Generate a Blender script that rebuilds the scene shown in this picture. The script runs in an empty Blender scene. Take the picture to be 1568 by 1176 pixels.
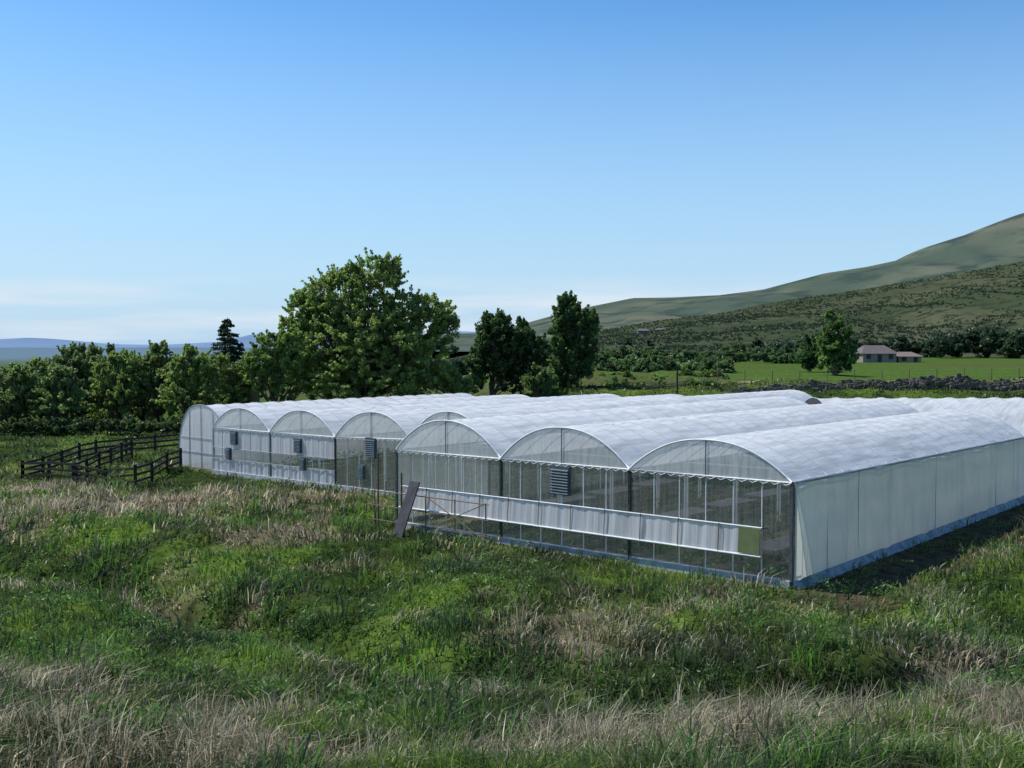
import bpy, math, numpy as np
from mathutils import Vector
rng=np.random.default_rng(7)
CAMH=7.9
scene=bpy.context.scene
# ---------------------------------------------------------------- noise
def _h(ix,iy,s):
    n=(ix.astype(np.int64)*374761393+iy.astype(np.int64)*668265263+s*974634777)&0xffffffff
    n=((n^(n>>13))*1274126177)&0xffffffff
    n=n^(n>>16)
    return (n&0xffff)/65535.0
def vn(x,y,s=0):
    x=np.asarray(x,float);y=np.asarray(y,float)
    ix=np.floor(x);iy=np.floor(y);fx=x-ix;fy=y-iy
    fx=fx*fx*(3-2*fx);fy=fy*fy*(3-2*fy)
    a=_h(ix,iy,s);b=_h(ix+1,iy,s);c=_h(ix,iy+1,s);d=_h(ix+1,iy+1,s)
    return (a*(1-fx)+b*fx)*(1-fy)+(c*(1-fx)+d*fx)*fy
def fbm(x,y,s=0,o=4):
    t=0;a=.5;n=0
    x=np.asarray(x,float);y=np.asarray(y,float)
    for i in range(o):
        t=t+a*vn(x,y,s+i);n+=a;a*=.5;x=x*2.03;y=y*2.03
    return t/n
def ss(a,b,x):
    t=np.clip((np.asarray(x,float)-a)/(b-a),0,1);return t*t*(3-2*t)
# ---------------------------------------------------------------- greenhouse frame
ang=math.radians(47.1)
U=np.array([-math.sin(ang),math.cos(ang)]);V=np.array([math.cos(ang),math.sin(ang)])
A0=np.array([9.08,33.7])
def P(u,v,z):
    p=A0+u*U+v*V
    return (float(p[0]),float(p[1]),float(z))
def uv(x,y):
    dx=np.asarray(x)-A0[0];dy=np.asarray(y)-A0[1]
    return dx*U[0]+dy*U[1],dx*V[0]+dy*V[1]
def gbase(x,y):
    x=np.asarray(x,float);y=np.asarray(y,float)
    u,v=uv(x,y)
    z=-0.013*np.clip(u,-5,45)+0.016*np.clip(v,-4,45)
    fore=np.interp(y,[-400,-60,0,8,14,20,25,30,34],[22,9,6.2,3.6,2.2,1.15,.5,.1,0])
    z=z+fore
    r=ss(82,114,y)*ss(-22,14,x)*3.6
    z=z+r+np.interp(y,[0,200,400,3000],[0,0,1,12])*ss(-40,60,x)
    z=z-ss(110,1500,y)*8*(1-ss(-60,60,x))
    return z
def infoot(x,y,m=0.25):
    u,v=uv(x,y)
    a=(u>-m)&(u<19.5+m)&(v>-m)&(v<34)
    b=(u>=19.5)&(u<51.2+m)&(v>6-m)&(v<38)
    return a|b
DITCH=np.array([(-30,46),(-17,40),(-11,35.5),(-6.5,30),(-2.5,26.5),(0.5,24),(3.5,21.8),(7,22.5),(11,25),(20,27)],float)
def ditchd(x,y):
    d=np.full(np.shape(x),1e9)
    wx=x+(fbm(x/2,y/2,141,3)-.5)*1.6;wy=y+(fbm(x/2,y/2,157,3)-.5)*1.6
    for a,b in zip(DITCH[:-1],DITCH[1:]):
        ab=b-a;t=np.clip(((wx-a[0])*ab[0]+(wy-a[1])*ab[1])/(ab@ab),0,1)
        d=np.minimum(d,np.hypot(wx-a[0]-t*ab[0],wy-a[1]-t*ab[1]))
    return d
def g(x,y):
    x=np.asarray(x,float);y=np.asarray(y,float)
    z=gbase(x,y)
    u,v=uv(x,y)
    near=np.clip(np.maximum(np.maximum(-v,-u)-0.5, np.where(u>19.5,6-v-0.5,-9)),0,4)/4
    near=np.maximum(near,ss(90,100,y))*(1-ss(150,300,y))
    near=np.where(y<32,1,near)
    z=z+near*((fbm(x/5,y/5,3)-.5)*1.4+(fbm(x/1.3,y/1.3,9,3)-.5)*.55)
    d=ditchd(x,y)
    z=z-1.5*np.exp(-(d/1.1)**2)-.75*np.exp(-(d/3.2)**2)*np.clip(near,0,1)
    return z
# ---------------------------------------------------------------- materials
def newmat(n):
    m=bpy.data.materials.new(n);m.use_nodes=True
    nt=m.node_tree;nt.nodes.clear()
    o=nt.nodes.new('ShaderNodeOutputMaterial')
    return m,nt,o
def N(nt,t,**k):
    n=nt.nodes.new(t)
    for a,b in k.items():
        if a.startswith('_'): setattr(n,a[1:],b)
        else: n.inputs[a].default_value=b
    return n
def noisecol(nt,c1,c2,scale,detail=4,lo=.35,hi=.65,vec=None):
    tc=nt.nodes.new('ShaderNodeTexCoord')
    n=N(nt,'ShaderNodeTexNoise',Scale=scale,Detail=detail)
    if vec is None: nt.links.new(tc.outputs['Object'],n.inputs['Vector'])
    else:
        mp=nt.nodes.new('ShaderNodeMapping');mp.inputs['Scale'].default_value=vec
        nt.links.new(tc.outputs['Object'],mp.inputs['Vector']);nt.links.new(mp.outputs[0],n.inputs['Vector'])
    r=nt.nodes.new('ShaderNodeValToRGB')
    r.color_ramp.elements[0].position=lo;r.color_ramp.elements[1].position=hi
    r.color_ramp.elements[0].color=(*c1,1);r.color_ramp.elements[1].color=(*c2,1)
    nt.links.new(n.outputs['Fac'],r.inputs['Fac'])
    return r,n
def simple(name,c1,c2,scale=3,rough=.8,metal=0,bump=.0,vec=None,spec=.3):
    m,nt,o=newmat(name)
    r,n=noisecol(nt,c1,c2,scale,vec=vec)
    b=N(nt,'ShaderNodeBsdfPrincipled',Roughness=rough,Metallic=metal)
    b.inputs['Specular IOR Level'].default_value=spec
    nt.links.new(r.outputs[0],b.inputs['Base Color'])
    if bump:
        bp=N(nt,'ShaderNodeBump',Strength=bump,Distance=.1)
        nt.links.new(n.outputs['Fac'],bp.inputs['Height']);nt.links.new(bp.outputs[0],b.inputs['Normal'])
    nt.links.new(b.outputs[0],o.inputs[0])
    return m
def leafmat(name,transl=.4,gloss=.06):
    m,nt,o=newmat(name)
    a=N(nt,'ShaderNodeAttribute',_attribute_name='col')
    d=nt.nodes.new('ShaderNodeBsdfDiffuse');t=nt.nodes.new('ShaderNodeBsdfTranslucent')
    nt.links.new(a.outputs['Color'],d.inputs['Color'])
    hs=N(nt,'ShaderNodeHueSaturation',Saturation=1.05,Value=1.7)
    nt.links.new(a.outputs['Color'],hs.inputs['Color']);nt.links.new(hs.outputs[0],t.inputs['Color'])
    mx=N(nt,'ShaderNodeMixShader',Fac=transl)
    nt.links.new(d.outputs[0],mx.inputs[1]);nt.links.new(t.outputs[0],mx.inputs[2])
    gl=N(nt,'ShaderNodeBsdfGlossy',Roughness=.45);gl.inputs['Color'].default_value=(.85,.85,.75,1)
    m2=N(nt,'ShaderNodeMixShader',Fac=gloss)
    nt.links.new(mx.outputs[0],m2.inputs[1]);nt.links.new(gl.outputs[0],m2.inputs[2])
    nt.links.new(m2.outputs[0],o.inputs[0])
    return m
def film(name,transp,transl,col=(.8,.82,.82),col2=(.6,.63,.62),streak=(1,1,.3),sc=2.0,gl=.06,bump=.1,var=.15,grough=.25,face=.3):
    m,nt,o=newmat(name)
    tc=nt.nodes.new('ShaderNodeTexCoord')
    mp=nt.nodes.new('ShaderNodeMapping');mp.inputs['Rotation'].default_value=(0,0,-math.atan2(V[1],V[0]))
    m3=nt.nodes.new('ShaderNodeMapping');m3.inputs['Scale'].default_value=streak
    nt.links.new(tc.outputs['Object'],mp.inputs['Vector']);nt.links.new(mp.outputs[0],m3.inputs['Vector'])
    n=N(nt,'ShaderNodeTexNoise',Scale=sc,Detail=5);nt.links.new(m3.outputs[0],n.inputs['Vector'])
    r=nt.nodes.new('ShaderNodeValToRGB')
    r.color_ramp.elements[0].position=.3;r.color_ramp.elements[1].position=.6
    r.color_ramp.elements[0].color=(*col2,1);r.color_ramp.elements[1].color=(*col,1)
    nt.links.new(n.outputs['Fac'],r.inputs['Fac'])
    d=nt.nodes.new('ShaderNodeBsdfDiffuse');t=nt.nodes.new('ShaderNodeBsdfTranslucent')
    nt.links.new(r.outputs[0],d.inputs['Color']);nt.links.new(r.outputs[0],t.inputs['Color'])
    bp=N(nt,'ShaderNodeBump',Strength=bump,Distance=.15);nt.links.new(n.outputs['Fac'],bp.inputs['Height'])
    nt.links.new(bp.outputs[0],d.inputs['Normal'])
    mx=N(nt,'ShaderNodeMixShader',Fac=transl)
    nt.links.new(d.outputs[0],mx.inputs[1]);nt.links.new(t.outputs[0],mx.inputs[2])
    tr=nt.nodes.new('ShaderNodeBsdfTransparent')
    mr=N(nt,'ShaderNodeMapRange');mr.inputs['From Min'].default_value=.3;mr.inputs['From Max'].default_value=.7
    mr.inputs['To Min'].default_value=max(0,transp-var);mr.inputs['To Max'].default_value=min(1,transp+var)
    n2=N(nt,'ShaderNodeTexNoise',Scale=sc*.6,Detail=3);nt.links.new(m3.outputs[0],n2.inputs['Vector'])
    nt.links.new(n2.outputs['Fac'],mr.inputs['Value'])
    m2=nt.nodes.new('ShaderNodeMixShader');nt.links.new(mr.outputs[0],m2.inputs[0])
    nt.links.new(mx.outputs[0],m2.inputs[1]);nt.links.new(tr.outputs[0],m2.inputs[2])
    g_=N(nt,'ShaderNodeBsdfGlossy',Roughness=grough)
    nt.links.new(bp.outputs[0],g_.inputs['Normal'])
    lw=N(nt,'ShaderNodeLayerWeight',Blend=.3)
    mu=N(nt,'ShaderNodeMath',_operation='MULTIPLY');mu.inputs[1].default_value=face
    nt.links.new(lw.outputs['Facing'],mu.inputs[0])
    ad=N(nt,'ShaderNodeMath',_operation='ADD');ad.inputs[1].default_value=gl*.5
    nt.links.new(mu.outputs[0],ad.inputs[0])
    m4=nt.nodes.new('ShaderNodeMixShader');nt.links.new(ad.outputs[0],m4.inputs[0])
    nt.links.new(m2.outputs[0],m4.inputs[1]);nt.links.new(g_.outputs[0],m4.inputs[2])
    nt.links.new(m4.outputs[0],o.inputs[0])
    return m
M_roof=film('roof_film',.09,.33,(.88,.88,.87),(.64,.65,.65),(.35,2.2,1),1.3,.08,.4,.06,.3,.12)
M_gable=film('gable_polycarbonate',.30,.45,(.78,.81,.80),(.62,.66,.67),(.3,5,.5),2,.06,.1,.1,.25,.2)
M_clear=film('clear_polycarbonate',.82,.5,(.66,.70,.69),(.5,.55,.54),(.3,9,.25),2.0,.05,.05,.08,.25,.15)
M_curt=film('white_curtain',.03,.45,(.88,.88,.75),(.80,.81,.69),(1.6,1.6,.35),1.3,.04,.15,.03,.4,.05)
M_strip=film('strip_panel',.12,.45,(.82,.83,.84),(.58,.59,.60),(.2,9,.2),1.5,.05,.1,.1,.3,.1)
M_white=simple('white_painted_steel',(.62,.64,.64),(.75,.76,.75),4,.45)
M_galv=simple('galvanised_steel',(.28,.30,.31),(.42,.44,.45),6,.45,.4)
M_rib=simple('rib_steel',(.32,.35,.37),(.42,.44,.46),6,.6,0)
M_dark=simple('dark_steel',(.05,.055,.06),(.09,.095,.10),4,.6)
M_louv=simple('louvre_blue_grey',(.045,.07,.085),(.075,.105,.125),5,.5)
M_conc=simple('concrete_kerb',(.26,.28,.31),(.42,.45,.48),3,.9,bump=.4)
M_plas=simple('grey_plastic_skirt',(.12,.14,.15),(.32,.34,.36),2.5,.5,bump=.8)
M_wood=simple('weathered_wood',(.10,.07,.045),(.20,.15,.10),6,.85,vec=(1,1,6))
M_fence=simple('dark_fence_wood',(.018,.014,.012),(.045,.035,.028),5,.85)
M_bark=simple('bark',(.05,.04,.03),(.12,.10,.075),3,.95,bump=.5,vec=(3,3,.6))
M_leaf=leafmat('foliage',.48,.03)
M_grass=leafmat('grass_blades',.38,.03)
M_panel=simple('dark_board',(.035,.035,.04),(.06,.06,.065),3,.7)
M_bench=simple('bench_mesh',(.10,.10,.09),(.16,.16,.15),3,.8)
M_green=simple('olive_panel',(.10,.13,.05),(.14,.17,.07),2,.6)
# ---------------------------------------------------------------- mesh helpers
def link(o,parent=None):
    scene.collection.objects.link(o)
    if parent: o.parent=parent
    return o
def empty(name):
    e=bpy.data.objects.new(name,None);e.empty_display_size=.5
    return link(e)
class MB:
    def __init__(s): s.v=[];s.f=[]
    def quad(s,a,b,c,d):
        i=len(s.v);s.v+=[a,b,c,d];s.f.append((i,i+1,i+2,i+3))
    def hexa(s,p):
        i=len(s.v);s.v+=p
        for f in ((0,3,2,1),(4,5,6,7),(0,1,5,4),(1,2,6,5),(2,3,7,6),(3,0,4,7)): s.f.append(tuple(i+k for k in f))
    def box(s,x0,x1,y0,y1,z0,z1):
        s.hexa([(x0,y0,z0),(x1,y0,z0),(x1,y1,z0),(x0,y1,z0),(x0,y0,z1),(x1,y0,z1),(x1,y1,z1),(x0,y1,z1)])
    def ubox(s,u0,u1,v0,v1,z0,z1):
        s.hexa([P(u0,v0,z0),P(u0,v1,z0),P(u1,v1,z0),P(u1,v0,z0),P(u0,v0,z1),P(u0,v1,z1),P(u1,v1,z1),P(u1,v0,z1)])
    def tube(s,pts,r,n=6,r2=None):
        pts=[Vector(p) for p in pts]
        rings=[]
        for k,p in enumerate(pts):
            d=(pts[min(k+1,len(pts)-1)]-pts[max(k-1,0)])
            if d.length<1e-6: d=Vector((0,0,1))
            d.normalize()
            a=d.cross(Vector((0,0,1)))
            if a.length<.05: a=d.cross(Vector((1,0,0)))
            a.normalize();b=d.cross(a)
            rr=r if r2 is None else r+(r2-r)*k/max(1,len(pts)-1)
            i=len(s.v)
            for j in range(n):
                t=2*math.pi*j/n
                s.v.append(tuple(p+a*math.cos(t)*rr+b*math.sin(t)*rr))
            rings.append(i)
        for a_,b_ in zip(rings[:-1],rings[1:]):
            for j in range(n):
                s.f.append((a_+j,a_+(j+1)%n,b_+(j+1)%n,b_+j))
        s.f.append(tuple(rings[0]+j for j in range(n)));s.f.append(tuple(rings[-1]+j for j in reversed(range(n))))
    def grid(s,G):
        nu=len(G);nv=len(G[0]);i=len(s.v)
        for r in G: s.v+=list(r)
        for a in range(nu-1):
            for b in range(nv-1):
                s.f.append((i+a*nv+b,i+(a+1)*nv+b,i+(a+1)*nv+b+1,i+a*nv+b+1))
    def obj(s,name,mat,parent=None,smooth=False):
        me=bpy.data.meshes.new(name);me.from_pydata(s.v,[],s.f);me.materials.append(mat)
        if smooth: me.polygons.foreach_set('use_smooth',[True]*len(me.polygons))
        me.update()
        return link(bpy.data.objects.new(name,me),parent)
def quads_obj(name,verts,quads,cols,mat,parent=None,smooth=False):
    me=bpy.data.meshes.new(name)
    nv=len(verts);nq=len(quads)
    me.vertices.add(nv);me.vertices.foreach_set('co',np.asarray(verts,np.float32).ravel())
    me.loops.add(nq*4);me.loops.foreach_set('vertex_index',np.asarray(quads,np.int32).ravel())
    me.polygons.add(nq);me.polygons.foreach_set('loop_start',np.arange(0,nq*4,4,dtype=np.int32))
    if smooth: me.polygons.foreach_set('use_smooth',np.ones(nq,bool))
    if cols is not None:
        a=me.color_attributes.new('col','FLOAT_COLOR','POINT')
        c=np.ones((nv,4),np.float32);c[:,:3]=cols
        a.data.foreach_set('color',c.ravel())
    me.materials.append(mat);me.update(calc_edges=True);me.validate()
    return link(bpy.data.objects.new(name,me),parent)
# ---------------------------------------------------------------- tan field
blobs=[(7.7,18.0,3.2,3),(2,15.5,3.0,1.6),(12,25.5,1.8,2.4),(2.1,29,1.5,2.2),(-9.9,21,1.8,2.6),(-4.2,14.6,3.4,1.3),(-8,16,2,1.4),
(-18.5,55,8,4.5),(-10,46,2.6,2.2),(-23,53,6,3.5),(-11,35,2.6,1.1),(-16,37,2.6,1.2),(6,31,2.4,.7),(-28,62,5,3),(5,23.5,1.3,.8),(11,14,4,3)]
def tanf(x,y):
    t=np.zeros_like(x)
    wx=x+(fbm(x/1.5,y/1.5,41,3)-.5)*3;wy=y+(fbm(x/1.5,y/1.5,57,3)-.5)*3
    for bx,by,rx,ry in blobs:
        d=((wx-bx)/rx)**2+((wy-by)/ry)**2
        t=np.maximum(t,np.exp(-d*1.2))
    n=fbm(x/2.2,y/2.2,77,4)
    t=t*(.55+.55*ss(.35,.6,fbm(x/.9,y/.9,177,3)))+ (ss(.57,.74,n))*.4
    t=t*(1-ss(66,80,y)*.85)
    return np.clip(t,0,1)
C_d=np.array([.042,.074,.020]);C_b=np.array([.130,.208,.036]);C_t=np.array([.50,.44,.30]);C_br=np.array([.21,.165,.115])
def groundcol(x,y,k=1.0):
    t=tanf(x,y)[:,None]
    b=ss(.35,.65,fbm(x/3,y/3,21,4))[:,None]
    gr=C_d*(1-b)+C_b*b
    c=gr*.7*(1-t*.8)+C_br*1.2*t*.8
    u,v=uv(x,y)
    dd=np.exp(-(ditchd(x,y)/.9)**2)[:,None]
    c=c*(1-dd*.9)+np.array([.022,.020,.015])*dd*.9  # ditch shadow painted in: ground colour goes near black along the bottom
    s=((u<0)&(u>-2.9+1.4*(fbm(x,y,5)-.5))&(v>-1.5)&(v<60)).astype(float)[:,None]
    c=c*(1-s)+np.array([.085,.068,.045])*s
    i=infoot(x,y,0)[:,None].astype(float)
    f=fbm(x*1.2,y*1.2,31)[:,None]
    ic=np.array([.15,.125,.09])*(.6+f*.7)
    bed=(np.sin(uv(x,y)[0]*2*math.pi/1.3)>.1)[:,None]
    ic=np.where(bed,np.array([.045,.075,.025])*(.7+f*.6),ic)
    c=c*(1-i)+ic*i
    far=ss(95,130,y)[:,None]
    ff=ss(.42,.58,fbm(x/60,y/25,91,3))[:,None]
    fc=np.array([.07,.125,.026])*ff+np.array([.085,.10,.04])*(1-ff)
    tr=((np.abs(y-(117+1.5*np.sin(x/15)))<2.2)&(x>20)).astype(float)[:,None]
    fc=fc*(1-tr)+np.array([.30,.25,.18])*tr
    c=c*(1-far)+fc*far
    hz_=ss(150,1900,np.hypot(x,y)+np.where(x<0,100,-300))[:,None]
    c=c*(1-hz_)+np.array([.13,.20,.26])*hz_  # aerial haze painted into the ground colour, bluer with distance
    return c
# ---------------------------------------------------------------- ground sheet
ys=np.concatenate([np.arange(-300,-10,20),np.arange(-10,8,2),np.arange(8,60,.33),np.arange(60,130,.8),np.geomspace(130,30000,90)])
xn=np.concatenate([-np.geomspace(24000,45,60),np.arange(-44,40,.4),np.geomspace(40,24000,60)])
X,Y=np.meshgrid(xn,ys);xf=X.ravel();yf=Y.ravel()
Zg=g(xf,yf)
nx=len(xn);ny=len(ys)
idx=np.arange(nx*ny).reshape(ny,nx)
q=np.stack([idx[:-1,:-1],idx[:-1,1:],idx[1:,1:],idx[1:,:-1]],-1).reshape(-1,4)
m,nt,o=newmat('ground_soil_and_grass')
a=N(nt,'ShaderNodeAttribute',_attribute_name='col')
r,n=noisecol(nt,(.5,.5,.5),(1.3,1.25,1.15),2.2,8,.3,.7)
mx=N(nt,'ShaderNodeMixRGB',_blend_type='MULTIPLY',Fac=1.0)
nt.links.new(a.outputs['Color'],mx.inputs[1]);nt.links.new(r.outputs[0],mx.inputs[2])
b=N(nt,'ShaderNodeBsdfDiffuse');nt.links.new(mx.outputs[0],b.inputs['Color'])
bp=N(nt,'ShaderNodeBump',Strength=.8,Distance=.15);nt.links.new(n.outputs['Fac'],bp.inputs['Height']);nt.links.new(bp.outputs[0],b.inputs['Normal'])
nt.links.new(b.outputs[0],o.inputs[0])
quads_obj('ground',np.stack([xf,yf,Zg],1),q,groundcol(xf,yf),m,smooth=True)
# ---------------------------------------------------------------- grass
def grass(name,ncl,per,y0,y1,hs,seed,wmul=1.0,kind=0,xr=.72,mask=None,spr=1.0):
    R=np.random.default_rng(seed)
    cy=np.exp(R.uniform(math.log(y0),math.log(y1),ncl));cx=R.uniform(-xr,xr,ncl)*cy
    k=~infoot(cx,cy,.2)
    u,v=uv(cx,cy)
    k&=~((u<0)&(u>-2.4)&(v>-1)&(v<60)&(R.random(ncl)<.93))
    k&=~((u>0)&(u<55)&(v>34)&(v<60)&(cy<110)&(R.random(ncl)<.5))
    dd=ditchd(cx,cy);k&=(dd>.9)|(R.random(ncl)<.08)
    if kind==0:
        den=fbm(cx/1.1,cy/1.1,61,3)
        k&=(R.random(ncl)<np.clip((den-.25)*3,.25,1))
    if mask is not None: k&=mask(cx,cy,R)
    cx=cx[k];cy=cy[k];n=len(cx);dd=dd[k]
    t=tanf(cx,cy)
    istan=(R.random(n)<(t*.92+.01)) if kind!=2 else np.zeros(n,bool)
    br=ss(.35,.65,fbm(cx/3,cy/3,21,4))+R.normal(0,.2,n);br=np.clip(br,0,1)[:,None]
    cg=C_d*(1-br)+C_b*br
    dark=(fbm(cx/1.7,cy/1.7,13,3)>.54)[:,None]
    cg=np.where(dark,cg*np.array([.5,.58,.75]),cg)
    dull=(fbm(cx/3.3,cy/3.3,413,3)>.53)[:,None]
    cg=np.where(dull,cg*.75+np.array([.085,.08,.045])*.35,cg)
    if kind==2: cg=np.where((R.random(n)<.6)[:,None],np.array([[.040,.078,.030]]),np.array([[.10,.21,.035]]))
    ct=np.where((R.random(n)<.4)[:,None],C_br*1.2,C_t)*R.uniform(.55,1.1,(n,1))
    cc=np.where(istan[:,None],ct,cg)
    ch=hs*(.15+1.45*fbm(cx/1.4,cy/1.4,33,3))*R.uniform(.6,1.3,n)*np.where(istan,1.15,1)
    spread=(.05+.006*cy)*spr
    wind=(fbm(cx/4,cy/4,201,2)-.5)*.9
    lean=R.normal(0,.2,(n,2))+np.stack([.12+wind,-.05+wind*.4],1)
    I=np.repeat(np.arange(n),per);m_=len(I)
    offs=R.normal(0,1,(m_,2))*spread[I][:,None]
    bx=cx[I]+offs[:,0];by=cy[I]+offs[:,1]
    bad=infoot(bx,by,.12)
    bz=g(bx,by)-.03
    h=ch[I]*R.uniform(.5,1.15,m_);h[bad]=.01
    w=(.0035+.00055*by)*wmul*R.uniform(.6,1.5,m_)
    th=R.uniform(0,2*math.pi,m_);sx=np.cos(th)*w;sy=np.sin(th)*w
    ln=(lean[I]+R.normal(0,.30,(m_,2))+offs/spread[I][:,None]*.16)
    midx=bx+ln[:,0]*h*.3;midy=by+ln[:,1]*h*.3;midz=bz+h*.58
    tx=bx+ln[:,0]*h*1.05;ty=by+ln[:,1]*h*1.05;tz=bz+h*(1-.35*np.clip(np.hypot(ln[:,0],ln[:,1]),0,1.2))
    vv=np.empty((m_,6,3),np.float32)
    vv[:,0]=np.stack([bx-sx,by-sy,bz],1);vv[:,1]=np.stack([bx+sx,by+sy,bz],1)
    vv[:,2]=np.stack([midx-sx*.8,midy-sy*.8,midz],1);vv[:,3]=np.stack([midx+sx*.8,midy+sy*.8,midz],1)
    vv[:,4]=np.stack([tx-sx*.2,ty-sy*.2,tz],1);vv[:,5]=np.stack([tx+sx*.2,ty+sy*.2,tz],1)
    col=cc[I]*R.uniform(.65,1.35,(m_,1))
    C=np.repeat(col[:,None,:],6,1)
    C[:,4:]=C[:,4:]*.7+np.array([.30,.27,.14])*.3*R.uniform(.3,1,(m_,1,1))
    b0=np.arange(m_)*6
    Q=np.stack([np.stack([b0,b0+1,b0+3,b0+2],1),np.stack([b0+2,b0+3,b0+5,b0+4],1)],1).reshape(-1,4)
    return quads_obj(name,vv.reshape(-1,3),Q,C.reshape(-1,3),M_grass)
grass('meadow_grass',62000,9,9,115,.40,1)
def tm(x,y,R): return R.random(len(x))<tanf(x,y)*1.2-.08
grass('tall_dry_grass',21000,9,10,70,.66,2,.62,mask=tm,kind=1)
def rm(x,y,R):
    d=ditchd(x,y);f=fbm(x/2.4,y/2.4,301,3)
    return (R.random(len(x))<np.clip(np.exp(-((d-1.9)/.8)**2)*.45+ss(.58,.68,f)*.7,0,1))&(tanf(x,y)<.35)
grass('lush_rushes',11000,11,10,62,.80,3,1.1,mask=rm,kind=2,spr=.8)
def weeds(name,n,seed):
    R=np.random.default_rng(seed)
    cy=np.exp(R.uniform(math.log(15),math.log(60),n));cx=R.uniform(-.7,.7,n)*cy
    k=(fbm(cx/2.5,cy/2.5,101,3)>.54)&~infoot(cx,cy,.5)&(tanf(cx,cy)<.5)
    cx=cx[k];cy=cy[k];n=len(cx);per=60
    I=np.repeat(np.arange(n),per);m_=len(I)
    hh=R.uniform(.25,.65,n)[I]
    t=R.random(m_)
    bx=cx[I]+R.normal(0,.2,m_);by=cy[I]+R.normal(0,.2,m_);bz=g(bx,by)+t*hh
    s=R.uniform(.02,.045,m_)[:,None]
    a=R.normal(0,1,(m_,3));a/=np.linalg.norm(a,axis=1)[:,None];b=np.cross(a,R.normal(0,1,(m_,3)));b/=np.linalg.norm(b,axis=1)[:,None]
    c=np.stack([bx,by,bz],1)
    vv=np.stack([c-a*s*1.8,c-b*s*.7,c+a*s*1.8,c+b*s*.7],1)
    col=np.array([.07,.13,.03])*R.uniform(.6,1.8,(n,1))[I]*R.uniform(.8,1.2,(m_,1))
    quads_obj(name,vv.reshape(-1,3),np.arange(m_*4).reshape(-1,4),np.repeat(col,4,0),M_leaf)
weeds('broadleaf_weeds',2000,5)
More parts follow.
